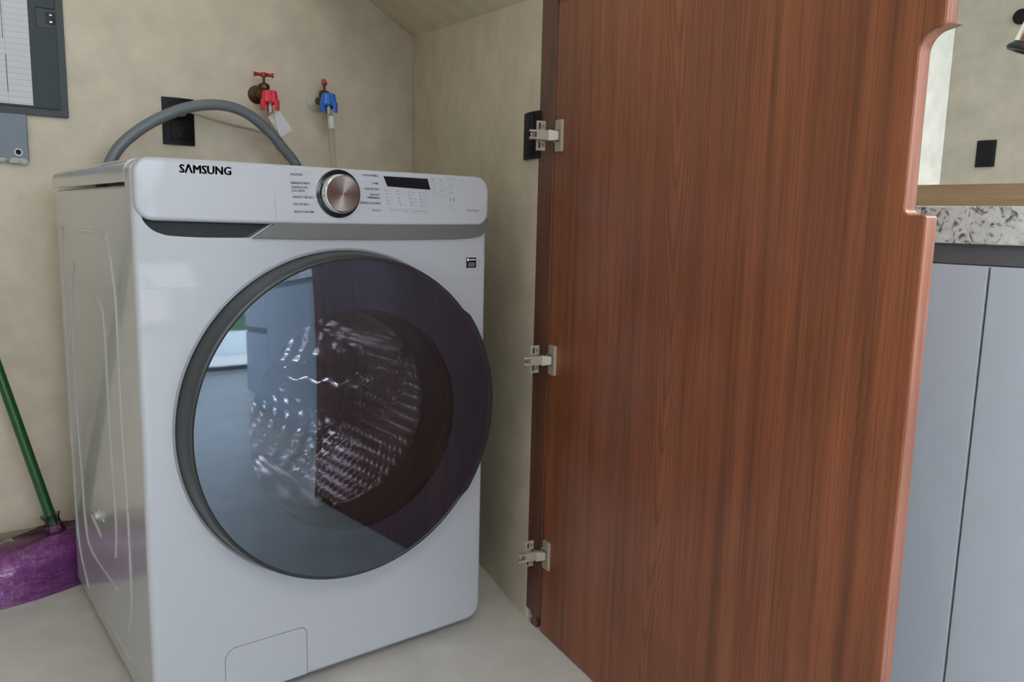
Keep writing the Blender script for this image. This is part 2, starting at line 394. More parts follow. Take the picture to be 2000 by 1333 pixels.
# ------------------------------------------------------------------ washing machine
def washer():
    WX, D, CX, CZ = .689, .665, .362, .526
    t = thing('washing_machine', 'white front loading washing machine with a round smoked glass door, below two taps', 'washing machine', (WX/2, D/2, 0))
    # cabinet shell with a round cavity
    body = carve(B((.003, .001, .02), (WX-.003, D, .9405), .007, 3), [L((CX, 0, CZ), [(.262, -.1), (.262, .48)], close=True)])
    bo = link('cabinet_body', body, 'white', t)
    ribs = [
        [(.585, .86), (.614, .80), (.617, .66), (.625, .40), (.630, .21), (.605, .115), (.525, .052)],
        [(.478, .79), (.530, .70), (.545, .50), (.532, .316), (.520, .211), (.463, .162), (.225, .168)],
        [(.467, .858), (.203, .857), (.150, .842), (.122, .78), (.112, .716), (.112, .53), (.103, .406), (.101, .273), (.105, .191), (.134, .123)],
        [(.438, .738), (.278, .737), (.232, .720), (.216, .68), (.215, .536), (.208, .391), (.206, .292), (.224, .234)],
        [(.335, .059), (.131, .059)], [(.455, .262), (.318, .278)], [(.440, .250), (.352, .232)]]
    for k, r in enumerate(ribs):
        pts = [(.0048, y, z) for y, z in r]
        link('pressed_rib', T(pts, .0042, n=10, sub=6 if len(r) > 2 else 0), 'white', bo)
    link('transport_plug', plug((.004, .356, .277)), 'white', bo)
    for x, y in ((.06, .06), (WX-.06, .06), (.06, D-.06), (WX-.06, D-.06)):
        link('foot', L((x, y, 0), [(.022, 0), (.022, .012), (.012, .014), (.012, .022)], n=20, axis='Z', close=True), 'charcoal', t)
    # lid
    bm = bmesh.new(); prism(bm, rounded(0, .9445, WX, .984, (.002, .002, .022, .022), 6), .0005, D, bev=.004); link('top_lid', bm, 'white', t)
    # front panel: rounded sheet, door opening, groove, drawer pull recess
    bm = bmesh.new(); prism(bm, rounded(.001, .018, WX-.001, .982, (.02, .034, .028, .024), 7), -.038, .0, bev=.011, seg=4)
    rec = [(q_.x, q_.z) for q_ in smooth_path([(.0135, 0, .893), (.019, 0, .881), (.030, 0, .870), (.044, 0, .8635), (.060, 0, .8605), (.110, 0, .858), (.186, 0, .858)], 4)] + [(.231, .886), (.231, .90), (.0135, .90)]
    fp = carve(bm, [L((CX, 0, CZ), [(.262, -.1), (.262, .1)], close=True, n=128), B((-.1, -.05, .7762), (1, -.0372, .7774)), P(rec, -.06, -.018)])
    fo = link('front_panel', fp, 'white', t)
    rp = [(.0125, .895), (.016, .880), (.026, .868), (.044, .8612), (.060, .8582), (.110, .856), (.188, .856), (.233, .886), (.233, .905), (.0125, .905)]
    tag(link('detergent_drawer_pull', P(rp, -.0185, -.012), 'charcoal', t), 'dark recessed detergent drawer pull')
    # control panel
    ol = rounded(.004, .885, WX-.004, .984, (.028, .028, .030, .026), 8)
    ol = [(x, z - .0035*math.sin(PI*max(0, min(1, x/WX)))*(1 if z < .90 else 0)) for x, z in ol]
    # subdivide the long lower edge so its sag reads
    out = []
    for i, (x, z) in enumerate(ol):
        x2, z2 = ol[(i+1) % len(ol)]; out.append((x, z))
        if abs(x2-x) > .3 and z < .9:
            for k in range(1, 16): u = x+(x2-x)*k/16; out.append((u, .885-.0035*math.sin(PI*u/WX)))
    cp = link('control_panel', P(out, -.046, 0, bev=.007, seg=4), 'panel_white', t)
    # silver trim band under the control panel
    band = [(.2335, .886), (.189, .857), (.30, .8555), (.45, .8555), (.60, .857), (.640, .8595), (.668, .864), (.680, .8715), (.6865, .884), (.6865, .902), (.2335, .902)]
    link('trim_band', P(band, -.0445, -.036, bev=.0015), 'silver', t)
    yp = -.0523
    link('logo', text_mesh('S\u039bMSUNG', .0185, (.0765, yp, .9615), xs=.98, heavy=.0007), 'ink', cp, 0)
    link('drawer_seam', B((.2335, -.0524, .884), (.2341, -.05, .935)), 'ink_light', cp, 0)
    # dial
    dl = link('dial_ring', L((.352, 0, .938), [(.0430, -.050), (.0430, -.0535), (.040, -.0545), (.035, -.0535)], n=64), 'black_gloss', t)
    tag(dl, 'black ring around the dial')
    link('dial_body', L((.352, 0, .938), [(.0365, -.051), (.0345, -.069), (.0335, -.0708), (.0325, -.0712)], n=64), 'chrome', t)
    link('dial_cap', L((.352, 0, .938), [(.0325, -.0708), (.0315, -.0722), (.02, -.0720), (.008, -.0717), (.0004, -.0716)], n=64), 'brushed', t)
    # display, lettering
    link('display', P([(.4435, .974), (.5395, .9735), (.5465, .953), (.452, .9555)], -.0535, -.05), 'black_gloss', cp)
    words = [(.262, .9665, 'ALGOD\u00d3N', 'L'), (.262, .952, 'BURBUJAS FUERTE', 'L'), (.263, .9445, 'DESINFECCI\u00d3N', 'L'), (.263, .9385, 'CON VAPOR', 'L'), (.265, .928, 'LAVADO Y SECADO', 'L'),
             (.266, .9155, 'SOLO SECADO', 'L'), (.267, .9025, 'SECADO CON AIRE', 'L'),
             (.433, .972, 'LAVADO R\u00c1PIDO', 'R'), (.434, .958, '15 MIN.', 'R'), (.435, .9475, 'ROPA DE CAMA', 'R'), (.436, .9375, 'DELICADO', 'R'), (.437, .9315, '+ IMPERMEABLE', 'R'),
             (.438, .9215, 'LIMPIEZA DE TAMBOR', 'R'), (.439, .9085, 'MI CICLO', 'R')]
    for x, z, s, al in words:
        link('program_name', text_mesh(s, .0054, (x, yp, z), 'LEFT' if al == 'L' else 'RIGHT', xs=.80, heavy=.0001), 'ink2', cp, 0)
    cols = [(.4475, ['60\u00b0C', '40\u00b0C', '30\u00b0C', '20\u00b0C', 'Fr\u00edo']), (.4730, ['5 veces', '4', '3', '2', '1 vez']), (.4975, ['M\u00e1xima', 'Alta', 'Media', 'Baja', 'Escurrir']), (.5215, ['Al tacto', 'Tiempo', 'Delicado', 'Planchar', 'Normal'])]
    for k, (x, ws) in enumerate(cols):
        for j, s in enumerate(ws):
            xx, zz = x+.0017*j, .9480-.0062*j-.0006*k
            link('indicator_dot', L((xx, 0, zz), [(.0011, -.0526), (.0001, -.0527)], n=10), 'ink', cp, 0)
            link('setting_name', text_mesh(s, .0046, (xx+.003, yp, zz-.0016), 'LEFT'), 'ink_light', cp, 0)
        link('setting_name', text_mesh(['Temperatura', 'Enjuague', 'Centrifugado', 'Secado'][k], .0046, (x+.009, yp, .9105-.0006*k), 'LEFT'), 'ink2', cp, 0)
        bm = bmesh.new(); fx, fz = x+.0065, .9085-.0006*k
        for a, b in (((fx, fz-.002), (fx+.0235, fz-.0016)), ((fx, fz+.0068), (fx+.0235, fz+.0072))): box(bm, (a[0], -.0524, a[1]), (b[0], -.052, b[1]))
        link('button_outline', bm, 'ink_light', cp, 0)
    for x, z, a, b in ((.5525, .9725, 'Prelavado', 'Extra'), (.5700, .9720, 'Lav.', 'Intens.'), (.5560, .9520, 'Ahorro', 'Agua'), (.5735, .9515, 'Fin', 'Retardado')):
        link('indicator_dot', L((x, 0, z), [(.0012, -.0526), (.0001, -.0527)], n=10), 'ink', cp, 0)
        link('option_name', text_mesh(a, .0046, (x-.0045, yp, z-.0065), 'LEFT'), 'ink_light', cp, 0)
        link('option_name', text_mesh(b, .0046, (x-.0035, yp, z-.0115), 'LEFT'), 'ink_light', cp, 0)
    link('option_name', text_mesh('Encendido', .0050, (.584, yp, .9745), 'LEFT'), 'ink_light', cp, 0)
    bm = bmesh.new(); arc = [(.5945+.0048*math.cos(a), -.0524, .9605+.0048*math.sin(a)) for a in [math.radians(120+30*k) for k in range(11)]]; tube(bm, arc, .0005, n=6)
    box(bm, (.5941, -.0527, .962), (.5949, -.0522, .9665)); link('power_symbol', bm, 'ink_light', cp, 0)
    link('option_name', text_mesh('Bot\u00f3n', .0050, (.589, yp, .9475), 'LEFT'), 'ink_light', cp, 0)
    bm = bmesh.new()
    prism(bm, [(.5925, .930), (.5925, .940), (.5985, .935)], -.0526, -.052)
    for x in (.6005, .6035): box(bm, (x, -.0526, .930), (x+.0013, -.052, .940))
    link('start_symbol', bm, 'ink_light', cp, 0)
    for k, s in enumerate(('Inicio', 'Pausa', '(Mantener)')):
        link('option_name', text_mesh(s, .0046, (.591, yp, .9240-.0052*k), 'LEFT'), 'ink_light', cp, 0)
    link('slogan', text_mesh('SmartThings', .0062, (.633, yp, .9135), 'LEFT', .0002), 'ink2', cp, 0)
    for o in [c_ for c_ in t.children if c_.name.startswith('dial')] + list(cp.children): o.location.x -= .0040; o.location.y += .006
    # stickers on the front
    st = link('energy_sticker', B((.636, -.0386, .7985), (.6605, -.0378, .8195)), 'black_gloss', fo, 0)
    bm = bmesh.new(); box(bm, (.6378, -.0389, .8125), (.6420, -.0385, .8178)); box(bm, (.6430, -.0389, .8140), (.6590, -.0385, .8160)); link('sticker_print', bm, 'white_plastic', fo, 0)
    bm = bmesh.new()
    for k in range(4): box(bm, (.639+.002*(k % 2), -.0389, .8010+.0025*k), (.657, -.0385, .8020+.0025*k))
    link('sticker_print', bm, 'ink_light', fo, 0)
    bm = bmesh.new()
    for a, b in (((.6655, .805), (.6665, .815)), ((.6710, .805), (.6720, .815)), ((.6665, .805), (.6710, .806)), ((.6665, .814), (.6710, .815)), ((.6650, .801), (.6745, .8018))): box(bm, (a[0], -.0385, a[1]), (b[0], -.0379, b[1]))
    link('certification_mark', bm, 'ink_light', fo, 0)
    # drain filter flap: dark gap line and cover
    ro = rounded(.122, .022, .2785, .1215, (.002, .002, .014, .022), 7); ri = rounded(.1229, .0229, .2776, .1206, (.002, .002, .0132, .0212), 7)
    bm = bmesh.new(); a = [bm.verts.new((x, -.0382, z)) for x, z in ro]; b = [bm.verts.new((x, -.0382, z)) for x, z in ri]
    for i in range(len(ro)): j = (i+1) % len(ro); bm.faces.new((a[i], a[j], b[j], b[i]))
    link('filter_flap_gap', bm, 'ink', fo, 0)
    link('filter_flap', P(ri, -.0385, -.037, bev=.0006), 'white', fo)
    # door
    def grip(a, k, r):
        a = math.degrees((a+PI) % (2*PI)-PI); w = max(0, min(1, (40-abs(a))/4)); return r + (.007*w if k in (2, 3) else (.006*w if k in (4, 5) else 0)) - (.004 if k in (2, 3) and 0 < w < .0 else 0)
    c = (CX, 0, CZ)
    dr = link('door_rim', L(c, [(.3095, -.037), (.3085, -.045), (.3055, -.068), (.3045, -.084), (.3025, -.0915), (.2985, -.0930), (.2955, -.0920)], n=240, fr=grip), 'ring', t)
    link('recess_shade_ring', L(c, [(.3145, -.037), (.314, -.0390), (.3105, -.0395), (.3095, -.038)], n=160), 'recess_shade', t)  # added ring: shading of the panel recess drawn as a grey part
    hd, R = .0115, .2958
    dome = lambda r: -.0925 - hd*(1-(r/R)**2)
    rw = .207
    def gcov(a, k, r): return r
    link('door_cover', L(c, [(R-(R-rw)*k/12, dome(R-(R-rw)*k/12)) for k in range(13)], n=160), 'smoke', dr, 60)
    link('door_window', L(c, [(rw-(rw-.0005)*k/14, dome(rw-(rw-.0005)*k/14)) for k in range(15)], n=160), 'window_smoke', dr, 60)
    c2 = (CX, 0, CZ-.012)
    link('door_gasket', L(c, [(.272, -.06), (.2075, -.088), (.2065, -.080), (.203, -.076), (.206, -.070), (.203, -.05), (.2, -.01), (.197, .012)], n=128), 'gasket', t)
    link('drum_lip', L(c, [(.199, .012), (.197, .008), (.1945, .010), (.1955, .016), (.199, .02)], n=128), 'steel', t)
    # drum with embossed pattern
    bm = bmesh.new(); n, m_ = 360, 96; r0, y0, y1 = .246, .022, .43; g = []
    for j in range(m_+1):
        v = j/m_; ring = []
        for i in range(n):
            a = 2*PI*i/n; u = i/n*60; w = v*18
            bump_ = max(0, math.sin(u*PI*1.0)**2 * math.sin(w*PI)**2 - .25)*.008
            ring.append(bm.verts.new((CX+(r0-bump_)*math.cos(a), y0+(y1-y0)*v, CZ+(r0-bump_)*math.sin(a))))
        g.append(ring)
    for j in range(m_):
        for i in range(n): k = (i+1) % n; bm.faces.new((g[j][i], g[j][k], g[j+1][k], g[j+1][i]))
    for f in bm.faces: f.normal_flip()
    dm = link('drum', bm, 'steel', t, 50)
    bm = bmesh.new(); rings = []
    for j in range(25):
        r = .246*j/24+.0004; ring = []
        for i in range(144):
            a = 2*PI*i/144; st_ = max(0, math.cos(a*3+.6))**3; y = .43 - .045*st_*min(1, r/.2) - .03*max(0, 1-r/.06) + .004*math.sin(r*120)*math.sin(a*18)
            ring.append(bm.verts.new((CX+r*math.cos(a), y, CZ+r*math.sin(a))))
        rings.append(ring)
    for j in range(24):
        for i in range(144): k = (i+1) % 144; bm.faces.new((rings[j][i], rings[j][k], rings[j+1][k], rings[j+1][i]))
    bmesh.ops.recalc_face_normals(bm, faces=bm.faces[:]); link('drum_back', bm, 'steel', dm, 50)
    for k in range(3):
        a = math.radians(28+120*k); mt = Matrix.Translation((CX, 0, CZ)) @ Matrix.Rotation(-a, 4, 'Y')
        bm = bmesh.new(); q = [(.250, -.045), (.225, -.032), (.192, -.010), (.188, 0), (.192, .010), (.225, .032), (.250, .045)]
        f0 = [bm.verts.new((x, .04, z)) for x, z in q]; f1 = [bm.verts.new((x, .41, z)) for x, z in q]
        for i in range(len(q)-1): bm.faces.new((f0[i], f1[i], f1[i+1], f0[i+1]))
        bm.faces.new(f0); bm.faces.new(f1[::-1]); bmesh.ops.recalc_face_normals(bm, faces=bm.faces[:]); bmesh.ops.transform(bm, matrix=mt, verts=bm.verts)
        link('drum_paddle', bm, 'steel', dm, 40)
    return t
def plug(p):
    bm = bmesh.new(); lathe(bm, (0, 0, 0), [(.0125, 0), (.0125, .003), (.0085, .0045), (.0075, .010), (.0005, .0115)], n=20, axis='Z')
    bmesh.ops.transform(bm, matrix=Matrix.Translation(p) @ Matrix.Rotation(-PI/2, 4, 'Y'), verts=bm.verts); return bm
M['ink2'] = mat('mid_grey_print', (.17, .175, .185), .5)
washer()

# ------------------------------------------------------------------ closet door with its hinges, and the fixed strip behind it
D0 = Vector((.775, -.144)); dd = Vector((-.18898, -.98198)); dn = Vector((-.98198, .18898))       # along the door, out of its face
FR = Matrix(((dd.x, dn.x, 0, D0.x), (dd.y, dn.y, 0, D0.y), (0, 0, 1, 0), (0, 0, 0, 1)))             # (along, out, up)
def arc(cx, cz, r, a0, a1, n=6): return [(cx+r*math.cos(math.radians(a0+(a1-a0)*k/n)), cz+r*math.sin(math.radians(a0+(a1-a0)*k/n))) for k in range(n+1)]
def closet_door():
    t = thing('closet_door', 'tall red-brown wooden door standing open, long finger cutout in its edge', 'door', (D0.x, D0.y, 0))
    s1, sn = .842, .813
    o = [(0, .004), (s1, .004)] + arc(s1-.004, .911, .004, 0, 90, 3) + arc(sn+.009, .924, .009, 270, 180, 5) + arc(sn+.024, 1.095, .024, 180, 90, 6) + arc(s1-.006, 1.125, .006, 270, 360, 4) + [(s1, 1.50), (0, 1.50)]
    def board(b0, b1, bev):
        bm = bmesh.new(); prism(bm, o, b1, b0, bev=bev, seg=2); bmesh.ops.transform(bm, matrix=FR, verts=bm.verts); bmesh.ops.recalc_face_normals(bm, faces=bm.faces[:]); return bm
    d = link('door_panel', board(-.0195, 0, .0012), 'wood', t, 30)
    # edge band coloured as lit, wrapped along the near edge and round the cutout
    e = [p for p in o if p[0] > .5]; bm = bmesh.new()
    vs = [[bm.verts.new((x, b, z)) for b in (-.0195, -.0014)] for x, z in e]
    for i in range(len(e)-1): bm.faces.new((vs[i][0], vs[i][1], vs[i+1][1], vs[i+1][0]))
    bmesh.ops.recalc_face_normals(bm, faces=bm.faces[:]); bmesh.ops.solidify(bm, geom=bm.faces[:], thickness=-.0009); bmesh.ops.transform(bm, matrix=FR, verts=bm.verts); bmesh.ops.recalc_face_normals(bm, faces=bm.faces[:])
    tag(link('edge_band', bm, 'wood_edge', t, 40), 'wood edge band in a lit pinkish tone')
    for z in (1.355, 1.066, .613, .187):
        def fb(a, b, bev=.0008): return B(a, b, bev, 1, FR)
        bm = bmesh.new()
        out = [(.010, z-.031), (.032, z-.031), (.0335, z-.029), (.0335, z+.029), (.032, z+.031), (.010, z+.031), (.008, z+.028), (.008, z+.014), (.0, z+.010), (.0, z-.010), (.008, z-.014), (.008, z-.028)]
        prism(bm, out, .0055, 0, bev=.0008, seg=1); bmesh.ops.transform(bm, matrix=FR, verts=bm.verts); bmesh.ops.recalc_face_normals(bm, faces=bm.faces[:])
        h = link('hinge', bm, 'nickel', t)
        link('hinge_cup', fb((.010, .0055, z-.0115), (.029, .0075, z+.0115)), 'nickel_dark', h)
        # knuckle: wedge between flange and arm; arm: channel with a slot at its tip; mounting plate with two wings
        bm = bmesh.new(); vv = [bm.verts.new(p) for p in ((.012, .006, z-.008), (.026, .006, z-.008), (.026, .006, z+.008), (.012, .006, z+.008), (.006, .026, z-.0105), (.020, .026, z-.0105), (.020, .026, z+.0105), (.006, .026, z+.0105))]
        for f in ((0, 1, 2, 3), (4, 5, 6, 7), (0, 1, 5, 4), (1, 2, 6, 5), (2, 3, 7, 6), (3, 0, 4, 7)): bm.faces.new([vv[i] for i in f])
        bmesh.ops.recalc_face_normals(bm, faces=bm.faces[:]); bmesh.ops.transform(bm, matrix=FR, verts=bm.verts); bmesh.ops.recalc_face_normals(bm, faces=bm.faces[:])
        link('hinge_knuckle', bm, 'nickel', h)
        bm = bmesh.new()
        box(bm, (.012, .025, z-.0095), (.0175, .050, z+.0095), .0008, 1); box(bm, (.012, .049, z+.0045), (.0165, .0655, z+.0088), .0006, 1); box(bm, (.012, .049, z-.0088), (.0165, .0655, z-.0045), .0006, 1)
        box(bm, (.0, .030, z+.0072), (.0145, .060, z+.0088)); box(bm, (.0, .030, z-.0088), (.0145, .060, z-.0072)); bmesh.ops.transform(bm, matrix=FR, verts=bm.verts); bmesh.ops.recalc_face_normals(bm, faces=bm.faces[:])
        link('hinge_arm', bm, 'nickel', h)
        bm = bmesh.new(); lathe(bm, (0, 0, 0), [(.0004, .0), (.0035, .0002), (.0042, -.001), (.0042, -.006)], n=16, axis='Z')
        bmesh.ops.transform(bm, matrix=FR @ Matrix.Translation((.0165, .0575, z)) @ Matrix.Rotation(PI/2, 4, 'Y'), verts=bm.verts); link('hinge_screw', bm, 'chrome', h)
        for sg in (1, -1):
            zz = [z+sg*.0085, z+sg*.0290]; lo, hi = min(zz), max(zz)
            bm = bmesh.new(); a0, a1, b0, b1 = -.001, .0012, .0215, .0420
            box(bm, (a0-.002, b0, lo), (a0+.0006, b1, hi), .0008, 1)
            bmesh.ops.transform(bm, matrix=FR, verts=bm.verts); bmesh.ops.recalc_face_normals(bm, faces=bm.faces[:])
            link('hinge_wing', bm, 'nickel', h)
            mid = (zz[0]+zz[1])/2
            link('wing_slot_patch', B((a0, b1-.0085, mid-.006), (a0+.0010, b1-.0045, mid+.006), 0, 1, FR), 'dark', h)  # dark raised box painted in place of an open slot
            bm = lathe(bmesh.new(), (0, 0, 0), [(.0038, -.001), (.0036, .0004), (.0016, .0006), (.0002, -.0002)], n=14, axis='Z')
            bmesh.ops.transform(bm, matrix=FR @ Matrix.Translation((a0+.0006, b0+.0062, mid)) @ Matrix.Rotation(PI/2, 4, 'Y'), verts=bm.verts); link('wing_screw', bm, 'nickel_dark', h)
closet_door()
st = thing('door_stile', 'narrow wooden strip in a shaded dark brown, fixed at the closet wall end, behind the open door', 'wood strip', (.783, -.11, 0))
link('strip', B((-.066, -.019, .030), (-.003, .001, 1.50), .0015, 2, FR), 'stile', st)
link('strip_screw', B((-.040, .001, .018), (-.034, .004, .024), .001, 1, FR), 'nickel', st)
link('strip_bracket', B((-.045, -.019, .0), (-.020, .0, .031), .001, 1, FR), 'stile', st)

# ------------------------------------------------------------------ hose, cord, outlets
hs = thing('drain_hose', 'thick grey drain hose arching above the washing machine against the wall', 'hose', (.40, .76, .9))
def hose_r(t): return .0138
link('hose_tube', T([(.10, .775, .80), (.125, .768, .96), (.152, .76, 1.036), (.198, .76, 1.086), (.255, .76, 1.126), (.33, .76, 1.161), (.408, .76, 1.174), (.474, .76, 1.161), (.534, .76, 1.120), (.576, .76, 1.076), (.612, .76, 1.031), (.645, .765, .95), (.655, .775, .80)], .0138, n=20, sub=8), 'hose', hs)
cd = thing('power_cord', 'thin pale power cord running from the black outlet behind the grey hose', 'cord', (.36, .88, 1.165))
link('cord_line', T([(.345, .868, 1.160), (.36, .862, 1.162), (.399, .86, 1.152), (.467, .86, 1.138), (.575, .86, 1.117), (.63, .855, 1.06), (.64, .855, .95), (.64, .85, .80)], .0042, n=10, sub=6), 'cord', cd)
link('cord_plug', B((.322, .850, 1.148), (.350, .886, 1.172), .006, 3), 'cord', cd)

def outlet(name, label, mtx, w=.082, h=.122, sockets=True, group=None):
    """plate in its own frame: x across, y out of the wall (negative), z up"""
    loc = mtx.translation; t = thing(name, label, 'outlet', loc, group)
    def put(nm, bm, m, par=t): bmesh.ops.transform(bm, matrix=mtx, verts=bm.verts); return link(nm, bm, m, par, 40)
    bm = bmesh.new(); n = 12; pts = [(-w/2+w*k/n) for k in range(n+1)]
    f = [[bm.verts.new((x, -.004-.007*(1-(2*x/w)**2), z)) for x in pts] for z in (-h/2, h/2)]; b = [[bm.verts.new((x, 0, z)) for x in pts] for z in (-h/2, h/2)]
    for k in range(n):
        bm.faces.new((f[0][k], f[0][k+1], f[1][k+1], f[1][k])); bm.faces.new((b[0][k], b[0][k+1], f[0][k+1], f[0][k])); bm.faces.new((f[1][k], f[1][k+1], b[1][k+1], b[1][k])); bm.faces.new((b[1][k], b[1][k+1], b[0][k+1], b[0][k]))
    for k in (0, n): bm.faces.new((f[0][k], f[1][k], b[1][k], b[0][k]))
    bmesh.ops.recalc_face_normals(bm, faces=bm.faces[:]); pl = put('faceplate', bm, 'black')
    if sockets:
        for z in (.028, -.028):
            s = put('socket', B((-.0225, -.0125, z-.021), (.0225, -.008, z+.021), .002), 'black')
            bm = bmesh.new()
            for x in (-.0065, .0065): box(bm, (x-.0012, -.0128, z+.001), (x+.0012, -.012, z+.009))
            lathe(bm, (0, 0, z-.008), [(.0028, -.0128), (.0001, -.0128)], n=12); put('socket_holes', bm, 'dark', s)
    else:
        put('rocker', B((-.022, -.0125, -.045), (.022, -.008, .045), .002), 'black')
outlet('wall_outlet', 'black double outlet above the washing machine, crossed by the grey hose', Matrix.Translation((.341, .90, 1.137)))
c0 = K + wd*((K-Vector((.796, -.048))).length); ang = math.atan2(-wd.y, -wd.x) # plate on the closet's right wall
ax = Vector((wd.x, wd.y, 0)); ay = Vector((wn.x, wn.y, 0)); rm = Matrix(((ax.x, ay.x, 0, 0), (ax.y, ay.y, 0, 0), (0, 0, 1, 0), (0, 0, 0, 1)))
outlet('wall_outlet', 'black wall plate half hidden behind the wooden door edge and its hinge', Matrix.Translation((c0.x, c0.y, 1.075)) @ rm, h=.096, sockets=False)
outlet('wall_outlet', 'black wall plate on the far kitchen wall above the oak ledge', Matrix.Translation((3.4, .126, 1.219)) @ Matrix.Rotation(-PI/2, 4, 'Z'), .076, .110, False)

# ------------------------------------------------------------------ taps and supply hoses
def tap(label, x, z, bar_angle, flange, fr_=.025):
    t = thing('water_tap', label, 'tap', (x, .90, z))
    link('wall_flange', L((x, 0, z), [(fr_, .90), (fr_, .896), (.016, .888), (.0115, .884)], n=32, close=True), flange, t)
    bm = bmesh.new(); lathe(bm, (x, 0, z), [(.0105, .886), (.0105, .862), (.0135, .860), (.0135, .845), (.0125, .836)], n=20, close=True)
    lathe(bm, (x, .842, z), [(.0125, -.006), (.0125, .006), (.0155, .010), (.0155, .020), (.012, .023), (.007, .026)], n=20, axis='Z', close=True)
    tube(bm, [(x, .842, z+.002), (x+.001, .822, z-.003), (x+.002, .806, z-.014), (x+.002, .80, z-.026)], .0095, n=16, sub=4)
    link('tap_body', bm, 'brass', t)
    link('tap_stem', T([(x, .842, z+.024), (x, .842, z+.044)], .0035, n=10), 'brass', t)
    u = Vector((math.cos(bar_angle), math.sin(bar_angle), 0)); c = Vector((x, .842, z+.048))
    bm = T([c-u*.026, c-u*.02, c-u*.008, c, c+u*.008, c+u*.02, c+u*.026], .005, n=12, rr=lambda q: .0055 + .0016*math.cos(4*PI*q)); lathe(bm, (c.x, c.y, c.z), [(.008, -.006), (.008, .004), (.005, .006)], n=16, axis='Z', close=True)
    tag(link('tap_handle', bm, 'red', t), 'red bar handle')
tap('brass tap with a red bar handle turned across, above the red hose connector',   .5565, 1.2300, math.radians(-10), 'brass')
tap('brass tap with its red handle end-on, above the blue hose connector', .7360, 1.2300, math.radians(62), 'grey_flange', .030)
def supply(label, x, z, m, path, lab):
    t = thing('supply_hose', label, 'hose', (x, .80, z))
    bm = lathe(bmesh.new(), (x, .80, z), [(.013, .022), (.0185, .020), (.0205, .008), (.0215, -.008), (.0175, -.013)], n=40, axis='Z', fr=lambda a, k, r: r*(1+.05*math.cos(10*a)))
    for k in range(3):
        a = math.radians(-60+120*k+10); c, s = math.cos(a), math.sin(a)
        mt = Matrix.Translation((x, .80, z)) @ Matrix.Rotation(a, 4, 'Z'); vs = box(bm, (.0165, -.0075, -.031), (.0255, .0075, -.002), .002, 2, mt)
    link('connector', bm, m, t)
    link('hose_end', L((x+.001, .80, z), [(.008, -.008), (.008, -.03), (.0085, -.05)], n=20, axis='Z'), 'clear_hose', t)
    link('hose_core', T([(x, .80, z-.006), (x+.001, .80, z-.034)], .0045, n=12), 'white_plastic', t)
    link('hose_length', T(path, .0085, n=16, sub=6), 'clear_hose', t)
    link('paper_label', lab, 'white_plastic', t)
hx, hz = .5560, 1.2090
supply('clear supply hose with a bright red connector and white tag, partly behind the grey hose', hx, hz, 'red_plastic', [(hx+.001, .80, hz-.03), (hx+.008, .80, hz-.07), (hx+.03, .80, hz-.15), (hx+.05, .79, hz-.22), (hx+.06, .77, hz-.32)],
       B((-.032, -.0008, -.020), (.032, .0008, .020), 0, 1, Matrix.Translation((hx+.030, .806, hz-.062)) @ Matrix.Rotation(.95, 4, 'Y')))
kx, kz = .7285, 1.2200
supply('clear supply hose with a bright blue connector and white label, hanging behind the washer', kx, kz, 'blue_plastic', [(kx+.001, .80, kz-.03), (kx+.007, .80, kz-.08), (kx+.013, .80, kz-.17), (kx+.014, .79, kz-.24), (kx+.014, .77, kz-.34)],
       T([(kx+.0062, .80, kz-.040), (kx+.0095, .80, kz-.074)], .0098, n=16))

# ------------------------------------------------------------------ electrical panel and duct
ep = thing('breaker_panel', 'dark grey electrical panel with a printed circuit list taped to its door', 'electrical panel', (-.13, .90, 1.12))
bm = bmesh.new(); box(bm, (-.40, .888, 1.1215), (.0785, .90, 1.80), .002, 2); link('panel_trim', bm, 'panel_grey2', ep)
dp_ = link('panel_door', carve(B((-.388, .884, 1.1385), (.0605, .890, 1.785), .0015, 2), [B((.0185, .87, 1.327), (.0640, .887, 1.374))]), 'panel_grey', ep)
tag(link('circuit_list', B((-.31, .8832, 1.1435), (.0025, .884, 1.72)), 'sheet', dp_, 0), 'white printed paper circuit list')
bm = bmesh.new()
for x0, z0, x1, z1 in ((-.0515, 1.40, -.0525, 1.29), (-.049, 1.255, -.0475, 1.17)): box(bm, (min(x0, x1), .8829, z1), (max(x0, x1)+.0003, .8834, z0))
link('pen_line', bm, 'ink', dp_, 0)
link('latch_plate', B((.0195, .8862, 1.328), (.0625, .8882, 1.373), .001), 'panel_grey2', dp_)
lt = link('latch', B((.040, .8845, 1.337), (.060, .889, 1.365), .001), 'charcoal', dp_)
for z in (1.3425, 1.3585): link('latch_tab', B((.047, .8825, z-.002), (.0535, .885, z+.0025), .0006, 1), 'chrome', dp_)
du = thing('cable_duct', 'blue-grey metal duct with a white ringed hole, below the electrical panel', 'duct', (-.2, .90, 1.01))
link('duct_cover', carve(B((-.40, .881, 1.0085), (-.0135, .90, 1.1215), .002, 2), [L((-.0355, 0, 1.031), [(.0062, .8), (.0062, .95)], n=24, close=True)]), 'duct', du)
link('hole_ring', L((-.0355, 0, 1.031), [(.0062, .886), (.0062, .8795), (.0085, .879), (.0092, .8815)], n=32), 'white_plastic', du)
link('duct_back', B((-.05, .895, 1.02), (-.02, .899, 1.04)), 'dark', du)
bm = bmesh.new()
for k in range(16):
    x = -.10+.085*random.random(); r = .005+.005*random.random(); rr = bmesh.ops.create_icosphere(bm, subdivisions=1, radius=r, matrix=Matrix.Translation((x, .882, 1.009+.004*random.random())) @ Matrix.Diagonal((1.5, .35, .8, 1)))
    for v in rr['verts']: v.co += Vector((random.uniform(-1, 1), 0, random.uniform(-1, 1)))*.0015
link('plaster_smear', bm, 'plaster', du, 60)

